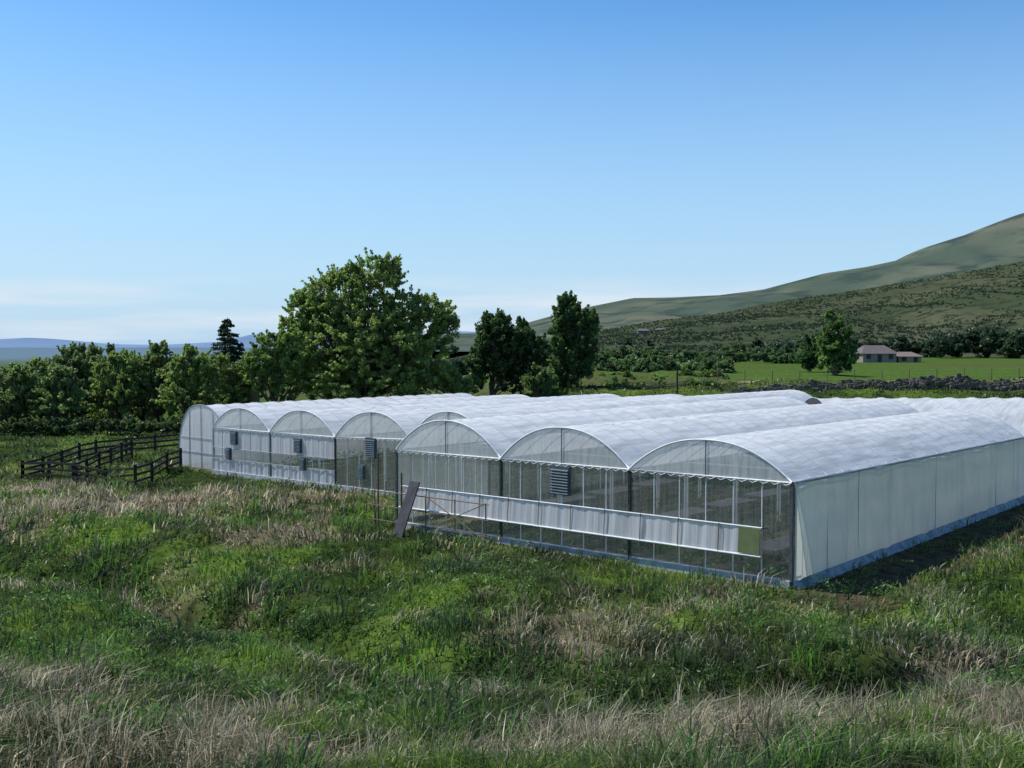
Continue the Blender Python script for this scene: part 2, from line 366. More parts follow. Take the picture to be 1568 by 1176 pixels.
# ---------------------------------------------------------------- greenhouses
def gz(u,v):
    p=A0+u*U+v*V
    return float(gbase(p[0],p[1]))
def greenhouse(u0,u1,v0,v1,e0,e1,rise,kind,right=None,left=None,ribstep=1.25,seed=0):
    E=empty('greenhouse')
    R=np.random.default_rng(seed+50)
    W=u1-u0
    def arch(t,v=0):
        return e0+(e1-e0)*(t+1)/2+rise*(1-abs(t)**2.25)
    nr=int(round((v1-v0)/ribstep));st=(v1-v0)/nr;sub=6
    roof=MB();G=[]
    ts=np.linspace(-1,1,33)
    ph=R.uniform(0,6.28,nr+1);sg_=R.uniform(.3,1.4,nr+1)
    for i in range(nr*sub+1):
        v=v0+i*st/sub;f=(i%sub)/sub;row=[]
        k=min(i//sub,nr-1)
        sag=.055*math.sin(math.pi*f)*sg_[k]
        for t in ts:
            wr=.022*math.sin(t*8+ph[k]+f*5)*math.sin(math.pi*f)+.012*math.sin(t*17-ph[k]*2+f*8)*math.sin(math.pi*f)
            row.append(P(u0+W*(t+1)/2,v,arch(t)-sag*(1-.4*abs(t))+wr+.03))
        G.append(row)
    roof.grid(G);roof.obj('roof_film',M_roof,E,True)
    rb=MB()
    for i in range(nr+1):
        v=v0+i*st
        rb.tube([P(u0+W*(t+1)/2,v,arch(t)+.018) for t in ts],.024,5)
    for t in (-.98,0,.98):
        rb.tube([P(u0+W*(t+1)/2,v0,arch(t)-.05),P(u0+W*(t+1)/2,v1,arch(t)-.05)],.03,5)
    rb.obj('hoops',M_rib,E,True)
    fr=MB()
    fr.tube([P(u0+W*(t+1)/2,v0-.03,arch(t)+.02) for t in ts],.032,6)
    fr.tube([P(u0,v0-.04,e0),P(u1,v0-.04,e1)],.028,6)
    ns=16
    for i in range(ns):
        a=i/ns;b=(i+1)/ns;mm=(a+b)/2
        fr.tube([P(u0+W*a,v0-.06,e0+(e1-e0)*a-.02),P(u0+W*mm,v0-.06,e0+(e1-e0)*mm-.10),P(u0+W*b,v0-.06,e0+(e1-e0)*b-.02)],.015,4)
    fr.obj('arch_frame',M_white,E,True)
    def gable(v,mat,nm):
        gm=MB();G=[]
        for t in np.linspace(-1,1,33):
            u=u0+W*(t+1)/2;ze=e0+(e1-e0)*(t+1)/2;za=arch(t)
            G.append([P(u,v,ze+(za-ze)*s) for s in (0,.5,1)])
        gm.grid(G);gm.obj(nm,mat,E)
    gable(v0,M_gable,'gable_panel');gable(v1,M_gable,'rear_gable_panel')
    md=MB();um=(u0+u1)/2
    md.tube([P(um,v0-.04,(e0+e1)/2),P(um,v0-.04,arch(0))],.018,5)
    def eave(u): return e0+(e1-e0)*(u-u0)/W
    for u in (u0,u1): md.ubox(u-.05,u+.05,v0-.05,v0+.05,gz(u,v0)-.2,eave(u))
    md.obj('mullions_and_corner_posts',M_dark if kind!='w' else M_galv,E)
    wp=MB();npz=6
    for i in range(1,npz):
        u=u0+W*i/npz;wp.tube([P(u,v0,gz(u,v0)-.1),P(u,v0,eave(u))],.022,5)
    for v in np.arange(v0+3.7,v1,3.7):
        for u in (u0+.06,u1-.06): wp.tube([P(u,v,gz(u,v)-.2),P(u,v,eave(u))],.04,5)
        if v<v0+20:
            wp.tube([P(u0+.06,v,e0-.05),P(u1-.06,v,e1-.05)],.03,5)
    wp.obj('inner_posts',M_white,E)
    def wallseg(a,b,mat,nm,v=v0,fold=.0):
        w=MB();G=[]
        for u in np.linspace(u0+.05,u1-.05,40):
            z0=gz(u,v0)+a;z1=gz(u,v0)+b if b<50 else eave(u)
            of=fold*math.sin(u*14)+fold*math.sin(u*5.3+1)
            G.append([P(u,v+of,z0),P(u,v+of,z1)])
        w.grid(G);return w.obj(nm,mat,E)
    if kind=='c':
        wallseg(.2,99,M_clear,'front_wall_clear')
    elif kind=='w':
        wallseg(.15,1.05,M_strip,'front_wall_lower',fold=.03)
        wallseg(1.05,1.75,M_clear,'front_wall_window')
        wallseg(1.75,99,M_strip,'front_wall_upper',fold=.01)
        w=MB()
        for hh in (1.05,1.75):
            w.tube([P(u0,v0-.06,gz(u0,v0)+hh),P(u1,v0-.06,gz(u1,v0)+hh)],.025,5)
        w.obj('window_rails',M_galv,E)
    w=MB();w.quad(P(u0,v1,gz(u0,v0)-.2),P(u1,v1,gz(u1,v0)-.2),P(u1,v1,e1),P(u0,v1,e0));w.obj('rear_wall',M_clear,E)
    k=MB();k.hexa([P(u0,v0-.14,gz(u0,v0)-.3),P(u0,v0+.08,gz(u0,v0)-.3),P(u1,v0+.08,gz(u1,v0)-.3),P(u1,v0-.14,gz(u1,v0)-.3),
                   P(u0,v0-.14,gz(u0,v0)+.27),P(u0,v0+.08,gz(u0,v0)+.27),P(u1,v0+.08,gz(u1,v0)+.27),P(u1,v0-.14,gz(u1,v0)+.27)])
    k.obj('base_kerb',M_conc,E)
    for side,uu,ee in (('right',u0,e0),('left',u1,e1)):
        mat=right if side=='right' else left
        if mat is None: continue
        sg=1 if side=='left' else -1
        w=MB();G=[]
        for v in np.arange(v0,v1+.01,.12):
            row=[]
            for s in np.linspace(0,1,14):
                zb=gz(uu,v)+.25;zt=ee-.02
                am=.4+1.0*float(vn(v/3.1,0.5,8))
                of=.022*am*math.sin(v*4+2*math.sin(s*3+v*.7))*(1-s*.6)+.03*am*math.sin(v*1.9+s*1.5)+.02*math.sin(math.pi*v/2.4)**2*math.sin(math.pi*s)
                row.append(P(uu+sg*(.08+of),v,zb+(zt-zb)*s))
            G.append(row)
        w.grid(G);w.obj('side_curtain',mat,E,True)
        w=MB()
        for v in np.arange(v0,v1+.1,2.4): w.tube([P(uu+sg*.06,v,gz(uu,v)),P(uu+sg*.06,v,ee)],.012,5)
        w.obj('side_seams',M_galv,E)
        w=MB();w.tube([P(uu+sg*.06,v,ee-.01) for v in np.linspace(v0,v1,9)],.045,6);w.obj('eave_rail',M_galv,E,True)
        w=MB();G=[]
        for v in np.arange(v0-.1,v1+.01,.2):
            z=gz(uu,v);j=R.uniform(-.04,.04,3)
            G.append([P(uu+sg*.10,v,z+.28),P(uu+sg*(.15+j[0]),v,z+.17+j[1]*.5),P(uu+sg*(.24+j[1]),v,z+.05),P(uu+sg*(.36+j[2]*2),v,z-.06)])
        w.grid(G);w.obj('plastic_skirt',M_plas,E,True)
    return E,arch,eave
def louvre(E,u,v,z0,w=.75,h=.95,mat=None):
    m=MB();m.ubox(u-w/2,u+w/2,v-.16,v-.02,z0,z0+h)
    m.obj('vent_box',M_louv,E)
    m=MB();n=9
    for i in range(n):
        z=z0+.04+(h-.1)*i/n
        m.hexa([P(u-w/2+.04,v-.20,z),P(u-w/2+.04,v-.165,z+.05),P(u+w/2-.04,v-.165,z+.05),P(u+w/2-.04,v-.20,z),
                P(u-w/2+.04,v-.20,z+.012),P(u-w/2+.04,v-.165,z+.07),P(u+w/2-.04,v-.165,z+.07),P(u+w/2-.04,v-.20,z+.012)])
    m.obj('vent_slats',M_louv,E)
ge=lambda u:3.48-.013*u
A,_,_=greenhouse(0,6.5,0,23.3,ge(0),ge(6.5),1.22,'c',right=M_curt,seed=1)
B,_,_=greenhouse(6.5,13,0,29,ge(6.5),ge(13),1.38,'c',seed=2)
C,_,_=greenhouse(13,19.5,0,29,ge(13),ge(19.5),1.42,'c',left=M_clear,seed=3)
D2,_,_=greenhouse(19.5,25.3,6,42,3.1,2.97,1.5,'c',seed=4)
D,_,_=greenhouse(25.3,31.8,6,35,2.95,2.70,1.42,'c',seed=5)
Eh,_,_=greenhouse(31.8,38.3,6,35.5,2.70,2.62,1.40,'w',seed=6)
F,_,_=greenhouse(38.3,44.8,6,32,2.62,2.56,1.34,'w',seed=7)
louvre(B,9.75,0,2.15,.95,1.1)
louvre(D,28.5,6,1.75,.85,1.1);louvre(D,29.3,6,.5,.45,.8)
louvre(Eh,35.3,6,1.55,.7,.85);louvre(Eh,34.8,6,.55,.45,.75)
louvre(F,42.2,6,1.6,.7,.85);louvre(F,42.8,6,.6,.45,.75)
def hoophouse(u0,u1,v0,v1,H):
    E=empty('hoop_greenhouse')
    W=u1-u0;ts=np.linspace(0,math.pi,25)
    pf=lambda t:((1-math.copysign(abs(math.cos(t))**.8,math.cos(t)))/2, abs(math.sin(t))**.75)
    nr=int((v1-v0)/1.4);m=MB();G=[]
    for i in range(nr*4+1):
        v=v0+(v1-v0)*i/(nr*4);s=.03*math.sin(math.pi*(i%4)/4)
        G.append([P(u0+W*pf(t)[0],v,-.5+ (H+.5)*pf(t)[1]-s) for t in ts])
    m.grid(G);m.obj('roof_film',M_roof,E,True)
    m=MB()
    for i in range(nr+1):
        v=v0+(v1-v0)*i/nr;m.tube([P(u0+W*pf(t)[0],v,-.48+(H+.5)*pf(t)[1]) for t in ts],.02,5)
    m.obj('hoops',M_rib,E)
    m=MB();G=[]
    for t in ts: G.append([P(u0+W*pf(t)[0],v0,-.5),P(u0+W*pf(t)[0],v0,-.5+(H+.5)*pf(t)[1])])
    m.grid(G);m.obj('end_wall',M_strip,E)
    m=MB()
    m.tube([P(u0+W*pf(t)[0],v0-.03,-.48+(H+.5)*pf(t)[1]) for t in ts],.04,6)
    for a in (.25,.5,.75):
        t=math.acos(1-2*a) ;m.tube([P(u0+W*a,v0-.04,-.5),P(u0+W*a,v0-.04,-.5+(H+.5)*abs(math.sin(t))**.75)],.025,5)
    for z in (.6,1.6): m.tube([P(u0+.3,v0-.04,z),P(u1-.3,v0-.04,z)],.025,5)
    m.obj('end_frame',M_galv,E)
    return E
hoophouse(44.9,51,7,32,3.85)
VS=empty('ventilation_strip')
def strip():
    us=np.linspace(.9,18.6,160);m=MB();G=[]
    for u in us:
        z=gz(u,0);of=.02*math.sin(u*16)+.02*math.sin(u*6.1)
        G.append([P(u,-.34+of,z+1.0),P(u,-.30+of,z+1.5),P(u,-.28+of*.3,z+1.92)])
    m.grid(G);m.obj('strip_panel',M_strip,VS,True)
    m=MB()
    for zz,vv,r in ((1.0,-.38,.04),(1.94,-.30,.028)):
        m.tube([P(u,vv,gz(u,0)+zz) for u in (0.9,18.9)],r,6)
    m.obj('strip_rails',M_white,VS)
    m=MB()
    for u in np.arange(.9,18.9,1.625):
        m.tube([P(u,-.40,gz(u,0)+.85),P(u,-.34,gz(u,0)+1.96)],.018,5)
        m.tube([P(u,-.30,gz(u,0)+1.92),P(u,0,gz(u,0)+1.92)],.02,5)
    m.obj('strip_brackets',M_wood,VS)
    m=MB();m.hexa([P(.95,-.42,gz(0,0)+1.04),P(.95,-.39,gz(0,0)+1.04),P(1.75,-.39,gz(0,0)+1.04),P(1.75,-.42,gz(0,0)+1.04),
                   P(.95,-.36,gz(0,0)+1.88),P(.95,-.33,gz(0,0)+1.88),P(1.75,-.33,gz(0,0)+1.88),P(1.75,-.36,gz(0,0)+1.88)])
    m.obj('olive_end_panel',M_green,VS)
strip()
SF=empty('wooden_frame')
m=MB()
for u in (13.2,15.0,16.8,18.4,20.2):
    z=gz(u,0);m.tube([P(u,-.7,z-.2),P(u,-.7,z+1.7)],.03,5)
for a in (.35,1.0,1.65): m.tube([P(13.0,-.72,gz(13,0)+a),P(20.4,-.72,gz(20,0)+a)],.025,5)
m.tube([P(13.2,-.75,.0),P(16.8,-.75,1.5)],.022,5);m.tube([P(16.8,-.75,0),P(13.2,-.75,1.5)],.022,5)
for u,h in ((20.2,3.1),(18.6,2.3)): m.tube([P(u,-.5,gz(u,0)-.2),P(u,-.5,h)],.045,5)
m.obj('frame_timbers',M_wood,SF)
m=MB();u=17.6;z=gz(u,-1.6)
m.hexa([P(u-.32,-1.7,z-.1),P(u-.32,-1.63,z-.1),P(u+.32,-1.63,z-.1),P(u+.32,-1.7,z-.1),P(u-.5,-.8,z+2.3),P(u-.5,-.73,z+2.3),P(u+.1,-.73,z+2.3),P(u+.1,-.8,z+2.3)])
m.obj('leaning_board',M_panel)
BN=empty('potting_bench')
m=MB()
for u in (2.0,8.5,15.0):
    for v in np.arange(1.5,16,3.6):
        z=gz(u,v)+.8;m.ubox(u-.6,u+.6,v,v+3,z,z+.05)
        for du in (-.5,.5):
            for dv in (.1,2.9): m.ubox(u+du-.03,u+du+.03,v+dv-.03,v+dv+.03,z-.9,z)
m.obj('bench_tops',M_bench,BN)
def leafcloud(pts,rad,per,size,col,R,flat=1.0,cvar=.25):
    n=len(pts);I=np.repeat(np.arange(n),per);m_=len(I)
    d=R.normal(0,1,(m_,3));d/=np.linalg.norm(d,axis=1)[:,None]
    rr=R.random(m_)**.5
    st=R.uniform(.55,1.45,(n,3))*np.array([1,1,flat])
    c=pts[I]+d*rr[:,None]*rad[I][:,None]*st[I]
    a=R.normal(0,1,(m_,3));a/=np.linalg.norm(a,axis=1)[:,None]
    b=np.cross(a,R.normal(0,1,(m_,3)));b/=np.linalg.norm(b,axis=1)[:,None]
    s=(size*R.uniform(.6,1.4,m_))[:,None]
    vv=np.stack([c-a*s,c-b*s*.6,c+a*s,c+b*s*.6],1)
    cv=R.normal(0,cvar,n)[I]+R.normal(0,.14,m_)
    col=np.asarray(col)
    cc=(col[I] if col.ndim==2 else col[None])*np.clip(1+cv,.35,2)[:,None]
    return vv.reshape(-1,3),np.repeat(cc,4,0)
def leaves_obj(name,vc,parent=None,mat=None):
    v=np.concatenate([a for a,b in vc]);c=np.concatenate([b for a,b in vc])
    return quads_obj(name,v,np.arange(len(v)).reshape(-1,4),c,mat or M_leaf,parent)
R=np.random.default_rng(11)
pl=[]
for ur in np.arange(.9,19,1.3):
    for v in np.arange(.8,22,.45):
        if R.random()<.7: pl.append(P(ur+R.normal(0,.08),v,gz(ur,v)+.2+R.uniform(0,.15)))
for ur in np.arange(20,44,1.3):
    for v in np.arange(6.8,22,.6):
        if R.random()<.8: pl.append(P(ur+R.normal(0,.08),v,gz(ur,v)+.3+R.uniform(0,.3)))
pl=np.array(pl)
leaves_obj('crop_rows',[leafcloud(pl,np.full(len(pl),.32),26,.07,np.array([.07,.13,.03]),R)])
def crossgh(x0,x1,y0,y1,e,ridge,n=1):
    E=empty('greenhouse')
    m=MB();G=[]
    ts=np.linspace(-1,1,17)
    xs=np.arange(x0,x1+.1,.4)
    for x in xs:
        s=.05*abs(math.sin(math.pi*(x-x0)/1.6))
        G.append([(x,y0+(y1-y0)*(t+1)/2,e+(ridge-e)*(1-abs(t)**2)-s) for t in ts])
    m.grid(G);m.obj('roof_film',M_roof,E,True)
    m=MB()
    for x in np.arange(x0,x1+.1,1.6): m.tube([(x,y0+(y1-y0)*(t+1)/2,e+(ridge-e)*(1-abs(t)**2)+.02) for t in ts],.03,5)
    m.obj('hoops',M_rib,E)
    m=MB();m.quad((x0,y0,-.5),(x1,y0,-.5),(x1,y0,e),(x0,y0,e));m.quad((x0,y1,-.5),(x1,y1,-.5),(x1,y1,e),(x0,y1,e));m.obj('side_walls',M_curt,E)
    m=MB();G=[[(x0,y0+(y1-y0)*(t+1)/2,-.5),(x0,y0+(y1-y0)*(t+1)/2,e+(ridge-e)*(1-abs(t)**2))] for t in ts];m.grid(G);m.obj('gable_end',M_panel,E)
crossgh(21.3,75,68,79,2.0,4.25)
# ---------------------------------------------------------------- fence
def fence(pts,name='wooden_rail_fence'):
    E=empty(name);po=MB();ra=MB()
    W=[]
    for (x,y),(x2,y2) in zip(pts[:-1],pts[1:]):
        n=max(1,int(math.hypot(x2-x,y2-y)/2.4))
        for i in range(n): W.append((x+(x2-x)*i/n,y+(y2-y)*i/n))
    W.append(pts[-1])
    Rr=np.random.default_rng(len(W))
    zs=[float(g(np.array([x]),np.array([y]))[0]) for x,y in W]
    for (x,y),z in zip(W,zs): po.box(x-.08,x+.08,y-.08,y+.08,z-.2,z+1.35+Rr.uniform(-.05,.08))
    for i in range(len(W)-1):
        (x,y),(x2,y2)=W[i],W[i+1]
        for h in (.4,.8,1.2):
            a=Vector((x,y-.1,zs[i]+h+Rr.uniform(-.03,.03)));b=Vector((x2,y2-.1,zs[i+1]+h+Rr.uniform(-.03,.03)))
            d=(b-a).normalized();nrm=Vector((-d.y,d.x,0))*.025;up=Vector((0,0,.075))
            ra.hexa([tuple(a-nrm-up),tuple(b-nrm-up),tuple(b+nrm-up),tuple(a+nrm-up),tuple(a-nrm+up),tuple(b-nrm+up),tuple(b+nrm+up),tuple(a+nrm+up)])
    po.obj('posts',M_fence,E);ra.obj('rails',M_fence,E)
def px(x,Z): return (x-784)/1600*Z
fence([(px(32,68),68),(px(205,62.5),62.5),(px(275,72),72)])
fence([(px(32,68),68),(px(145,78),78),(px(278,84),84)])
fence([(px(110,65.5),65.5),(px(200,78),78)])
# ---------------------------------------------------------------- trees
def tree(name,Z,bx,blobs,col,leaf=.28,sub=1.3,dens=1.0,per=170,seed=0,trunk=.35,base=None,dz=.8,limbs=26,flat=.9,sprigs=.35):
    R=np.random.default_rng(seed+900)
    E=empty(name)
    X0=px(bx,Z);z0=float(g(np.array([X0]),np.array([Z]))[0]) if base is None else base
    S=Z/1600
    pts=[];rads=[]
    for (x,y,rx,ry) in blobs:
        c=np.array([px(x,Z),Z,CAMH+(530-y)*S]);r=np.array([rx*S,max(rx,ry)*S*dz,ry*S])
        n=int(dens*3.2*(r[0]*r[1]*r[2])**(2/3)/(sub**2)*2.2)+4
        d=R.normal(0,1,(n,3));d/=np.linalg.norm(d,axis=1)[:,None]
        pts.append(c+d*(R.random((n,1))**.4)*r*(1+R.normal(0,.13,(n,1))));rads.append(sub*R.uniform(.4,1.1,n))
        ns=int(n*sprigs)
        d=R.normal(0,1,(ns,3))+np.array([0,-.2,.35]);d/=np.linalg.norm(d,axis=1)[:,None]
        L=R.uniform(.5,1.3,(ns,1))
        for f,rf in ((1.0,.5),(1.12,.40),(1.22,.30),(1.32,.2)):
            pts.append(c+d*r*(1+(f-1)*L)+np.array([0,0,.5])*(f-1));rads.append(np.full(ns,sub*rf))
    pts=np.concatenate(pts);rad=np.concatenate(rads);k=pts[:,2]>z0+.4;pts=pts[k];rad=rad[k]
    big=rad>sub*.42
    vc=[leafcloud(pts[big],rad[big],per,leaf,np.array(col),R,flat),leafcloud(pts[~big],rad[~big],max(8,per//6),leaf,np.array(col)*1.15,R,flat)]
    leaves_obj('foliage',vc,E)
    m=MB()
    top=pts[:,2].max();H=top-z0
    tp=[];x=X0;y=Z
    for i in range(7):
        tp.append((x,y,z0-.3+H*.62*i/6));x+=R.normal(0,.02*H*.3);y+=R.normal(0,.02*H*.3)
    m.tube(tp,trunk,8,trunk*.35)
    for k in R.choice(len(pts),min(limbs,len(pts)),replace=False):
        q=pts[k];f=np.clip((q[2]-z0)/H*.55,.12,.95)
        s=Vector(tp[int(f*6)]);e=Vector(q)
        mid=s.lerp(e,.5)+Vector((R.normal(0,.3),R.normal(0,.3),-.05*(e-s).length+.3))
        m.tube([s,mid,e],trunk*.3,5,.03)
    m.obj('trunk_and_limbs',M_bark,E,True)
    return E
G1=(.185,.25,.07);G2=(.155,.21,.072);GD=(.050,.095,.028)
tree('deciduous_tree',108,560,[(575,434,38,38),(520,462,50,40),(472,484,32,30),(624,478,32,28),(662,482,32,24),(555,525,85,50),(615,545,65,42),(495,545,62,50),(560,585,100,36),(592,412,20,18),(460,456,12,12),(540,424,16,14),(684,505,16,24),(508,430,14,12),(450,500,20,18)],G1,.12,.66,.60,105,seed=1,trunk=.7,limbs=130,sprigs=.8)
tree('bushy_tree',104,420,[(418,545,32,30),(400,572,25,30),(440,575,35,35),(455,545,25,28),(430,520,18,12)],(.16,.235,.06),.12,.62,.7,95,seed=2,sprigs=.6)
tree('dark_tree',112,755,[(755,525,28,36),(745,500,15,14),(768,496,14,14),(735,560,16,30),(785,560,28,38),(798,510,14,18),(820,545,18,30)],GD,.14,.7,.8,120,seed=3,sprigs=.6)
tree('poplar_tree',112,870,[(868,480,18,24),(888,500,18,30),(858,515,15,35),(895,540,16,35),(872,560,24,35),(865,463,9,8),(905,500,9,18)],(.065,.12,.035),.14,.7,.8,120,seed=4,sprigs=.6)
tree('bushy_tree',106,700,[(710,590,26,12),(660,580,22,14),(690,572,14,12)],G1,.15,.6,1,90,seed=5)
tree('bushy_tree',108,825,[(822,583,18,20),(838,590,14,14)],(.10,.16,.045),.14,.6,.9,90,seed=6)
tree('bushy_tree',109,965,[(940,590,18,10),(968,594,20,8),(1000,592,18,9),(1060,590,16,9),(1090,592,18,8)],(.12,.19,.05),.14,.6,.8,80,seed=7,trunk=.1)
Rl=np.random.default_rng(3)
for i,(x,top,w,c,Z) in enumerate([(18,558,50,G2,100),(62,550,48,G1,104),(125,528,60,G2,106),(180,538,44,G1,103),(215,544,40,G2,107),(243,524,34,G2,104),(290,530,48,G1,101),(330,544,44,G1,104),(362,556,24,G2,106),(92,562,40,G2,99),(-40,555,60,G2,103),(-110,545,65,G1,106),(155,526,30,G2,109)]):
    H=642-top
    bl=[(x+Rl.normal(0,5),top+H*.25,w*.5,H*.2),(x-w*.4,top+H*.42,w*.45,H*.22),(x+w*.45,top+H*.45,w*.45,H*.22),(x,top+H*.72,w*.9,H*.28),(x+Rl.normal(0,14),top+H*.08,w*.13,H*.07),(x+Rl.normal(0,14),top+H*.1,w*.11,H*.07)]
    tree('willow_tree',Z,x,bl,c,.115,.56,.48,78,seed=20+i,trunk=.25,limbs=50,sprigs=.8)
tree('shrub_thicket',97,180,[(x,652,22,8) for x in range(20,330,34)],(.06,.095,.033),.15,.6,.7,70,seed=40,limbs=0)
def conifer(Z,x,top,base,w,col,seed,name='fir_tree'):
    R=np.random.default_rng(seed);S=Z/1600;E=empty(name)
    X0=px(x,Z);zt=CAMH+(530-top)*S;zb=CAMH+(530-base)*S;H=zt-zb
    pts=[];rad=[]
    z=zb
    while z<zt:
        f=(z-zb)/H;r=w*S*(1-f)**.8*R.uniform(.8,1.15)+.1
        n=int(5+r*6)
        for k in range(n):
            a=R.uniform(0,6.28)
            for q in np.linspace(.25,1,4):
                pts.append((X0+math.cos(a)*r*q,Z+math.sin(a)*r*q,z-.12*r*q+R.normal(0,.08)));rad.append(.18+.28*(1-f))
        z+=.5
    leaves_obj('foliage',[leafcloud(np.array(pts),np.array(rad),20,.12,np.array(col),R,.6)],E)
    m=MB();m.tube([(X0,Z,zb-4),(X0,Z,zt)],.22,7,.03);m.obj('trunk',M_bark,E)
conifer(118,349,486,600,46,(.035,.06,.03),5)
tree('deciduous_tree',150,1278,[(1275,495,11,16),(1285,520,17,22),(1268,530,16,22),(1278,552,24,20),(1298,545,12,18)],(.10,.165,.045),.2,.9,.75,100,seed=60,base=4,sprigs=.5)
tree('dark_tree',175,1240,[(1243,535,17,20),(1235,552,16,12)],GD,.25,1.0,1,110,seed=61,base=4)
def mass(name,items,col,leaf,seed,per=90):
    R=np.random.default_rng(seed);vc=[]
    for (x,y,rx,ry,Z) in items:
        S=Z/1600;n=int(14+rx*ry/14)
        d=R.normal(0,1,(n,3));d/=np.linalg.norm(d,axis=1)[:,None]
        p=np.array([px(x,Z),Z,CAMH+(530-y)*S])+d*(R.random((n,1))**.4)*np.array([rx,rx,ry])*S
        c=np.array(col)*R.uniform(.7,1.35)
        vc.append(leafcloud(p,np.full(n,max(.5,ry*S*.28)),per,leaf,c,R,.8))
    leaves_obj(name,vc)
Rm=np.random.default_rng(8)
mass('distant_tree_row',[(x,563+Rm.normal(0,4),Rm.uniform(8,20),Rm.uniform(9,19),Rm.uniform(165,200)) for x in np.arange(912,1115,8)]+
     [(x,550+Rm.normal(0,4),Rm.uniform(8,20),Rm.uniform(9,17),Rm.uniform(240,280)) for x in np.arange(900,1245,8)],(.085,.135,.048),.32,1,85)
mass('distant_tree_row',[(x,583+Rm.normal(0,3),Rm.uniform(8,16),Rm.uniform(8,14),Rm.uniform(125,150)) for x in (650,668,684,925,945,960,985,1010,835,1030,1050,1075,1100)],(.11,.17,.045),.22,11)
mass('distant_dark_trees',[(x,524+(x-1500)*-.1+Rm.normal(0,4),Rm.uniform(6,15),Rm.uniform(14,26),Rm.uniform(300,330)) for x in np.arange(1425,1680,9)]+
     [(x,532+Rm.normal(0,5),Rm.uniform(7,14),Rm.uniform(8,16),Rm.uniform(320,350)) for x in (1310,1322,1336,1350,1362,1378,1392,1405,1225,1212,1200,1160,1180,1420)],(.035,.062,.032),.4,2)
mass('hillside_trees',[(x,y,Rm.uniform(4,10),Rm.uniform(4,7),480) for x,y in zip(Rm.uniform(640,1000,30),Rm.uniform(522,542,30))]+[(690+i*9,562+Rm.normal(0,6),10,11,260) for i in range(-5,9)],(.06,.09,.05),.7,3,50)
# ---------------------------------------------------------------- hills
def hill(name,D,Db,prof,zb,back,mat,nx=260,ny=70,rough=1.0,seed=0):
    xs_=np.array([(p[0]-784)/1600*D for p in prof]);hs=np.array([CAMH+(530-p[1])/1600*D for p in prof])
    x=np.linspace(xs_[0],xs_[-1],nx);y=np.linspace(Db,D+back,ny)
    Xx,Yy=np.meshgrid(x,y)
    H=np.interp(Xx,xs_,hs)
    t=np.clip((Yy-Db)/(D-Db),0,1);p=np.where(Yy<=D,t**1.25,1-((Yy-D)/back)**2*.8)
    gn=fbm(Xx/(D*.09),Yy/(D*.2),seed,5)-.5
    gu=np.abs(fbm(Xx/(D*.05)+Yy/(D*.3),Yy/(D*.25),seed+5,4)-.5)*2
    Zz=zb+(H-zb)*p+(gn*.34-gu*.16+.03)*(H-zb+5)*rough*np.clip(t*(1-t)*4,0,1)*.9
    edge=np.clip((Xx-xs_[0])/(.06*D),0,1);Zz=zb-6+(Zz-zb+6)*edge
    i=np.arange(nx*ny).reshape(ny,nx)
    q=np.stack([i[:-1,:-1],i[:-1,1:],i[1:,1:],i[1:,:-1]],-1).reshape(-1,4)
    quads_obj(name,np.stack([Xx.ravel(),Yy.ravel(),Zz.ravel()],1),q,None,mat,smooth=True)
    return x,y,Zz
def hillmat(name,c1,c2,c3,s1,s2):
    m,nt,o=newmat(name)
    r1,n1=noisecol(nt,c1,c2,s1,6,.38,.62)
    r2,n2=noisecol(nt,(0,0,0),(1,1,1),s2,5,.5,.62)
    mx=N(nt,'ShaderNodeMixRGB');nt.links.new(r2.outputs[0],mx.inputs[0]);nt.links.new(r1.outputs[0],mx.inputs[1]);mx.inputs[2].default_value=(*c3,1)
    b=nt.nodes.new('ShaderNodeBsdfDiffuse');nt.links.new(mx.outputs[0],b.inputs['Color'])
    nt.links.new(b.outputs[0],o.inputs[0]);return m
MH1=hillmat('sagebrush_slope',(.044,.058,.030),(.078,.084,.048),(.026,.038,.022),.012,.12)
MH2=hillmat('grassy_hill',(.066,.092,.068),(.122,.130,.092),(.046,.068,.056),.004,.012)  # hill colours paled and blued to carry baked-in aerial haze
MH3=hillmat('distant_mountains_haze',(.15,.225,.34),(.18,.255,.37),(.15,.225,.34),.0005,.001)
hx,hy,hz=hill('sagebrush_hill',900,330,[(700,534),(830,524),(920,506),(1000,492),(1100,480),(1200,460),(1300,446),(1400,430),(1480,416),(1568,400),(1900,330),(2400,290)],4.5,500,MH1,seed=5,rough=1.35)
hill('hill',2300,1100,[(560,528),(640,519),(690,511),(730,510),(800,496),(850,482),(905,469),(970,456),(1030,455),(1100,452),(1170,443),(1265,418),(1330,408),(1400,393),(1440,372),(1500,353),(1568,326),(1900,240),(2400,200)],3,900,MH2,seed=15,rough=1.4)
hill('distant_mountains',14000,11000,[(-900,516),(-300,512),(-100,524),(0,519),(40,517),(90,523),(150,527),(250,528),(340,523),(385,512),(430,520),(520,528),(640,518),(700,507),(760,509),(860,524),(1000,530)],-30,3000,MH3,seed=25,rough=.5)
R=np.random.default_rng(99)
n=22000;sx=R.uniform(-40,700,n);sy=R.uniform(345,900,n)
ix=np.clip((sx-hx[0])/(hx[1]-hx[0]),0,len(hx)-1.01);iy=np.clip((sy-hy[0])/(hy[1]-hy[0]),0,len(hy)-1.01)
i0=ix.astype(int);j0=iy.astype(int);fx=ix-i0;fy=iy-j0
sz=(hz[j0,i0]*(1-fx)+hz[j0,i0+1]*fx)*(1-fy)+(hz[j0+1,i0]*(1-fx)+hz[j0+1,i0+1]*fx)*fy
keep=(R.random(n)<ss(.3,.6,fbm(sx/45,sy/45,4)))&(sx>hx[0]+20)
pts=np.stack([sx,sy,sz+.4],1)[keep]
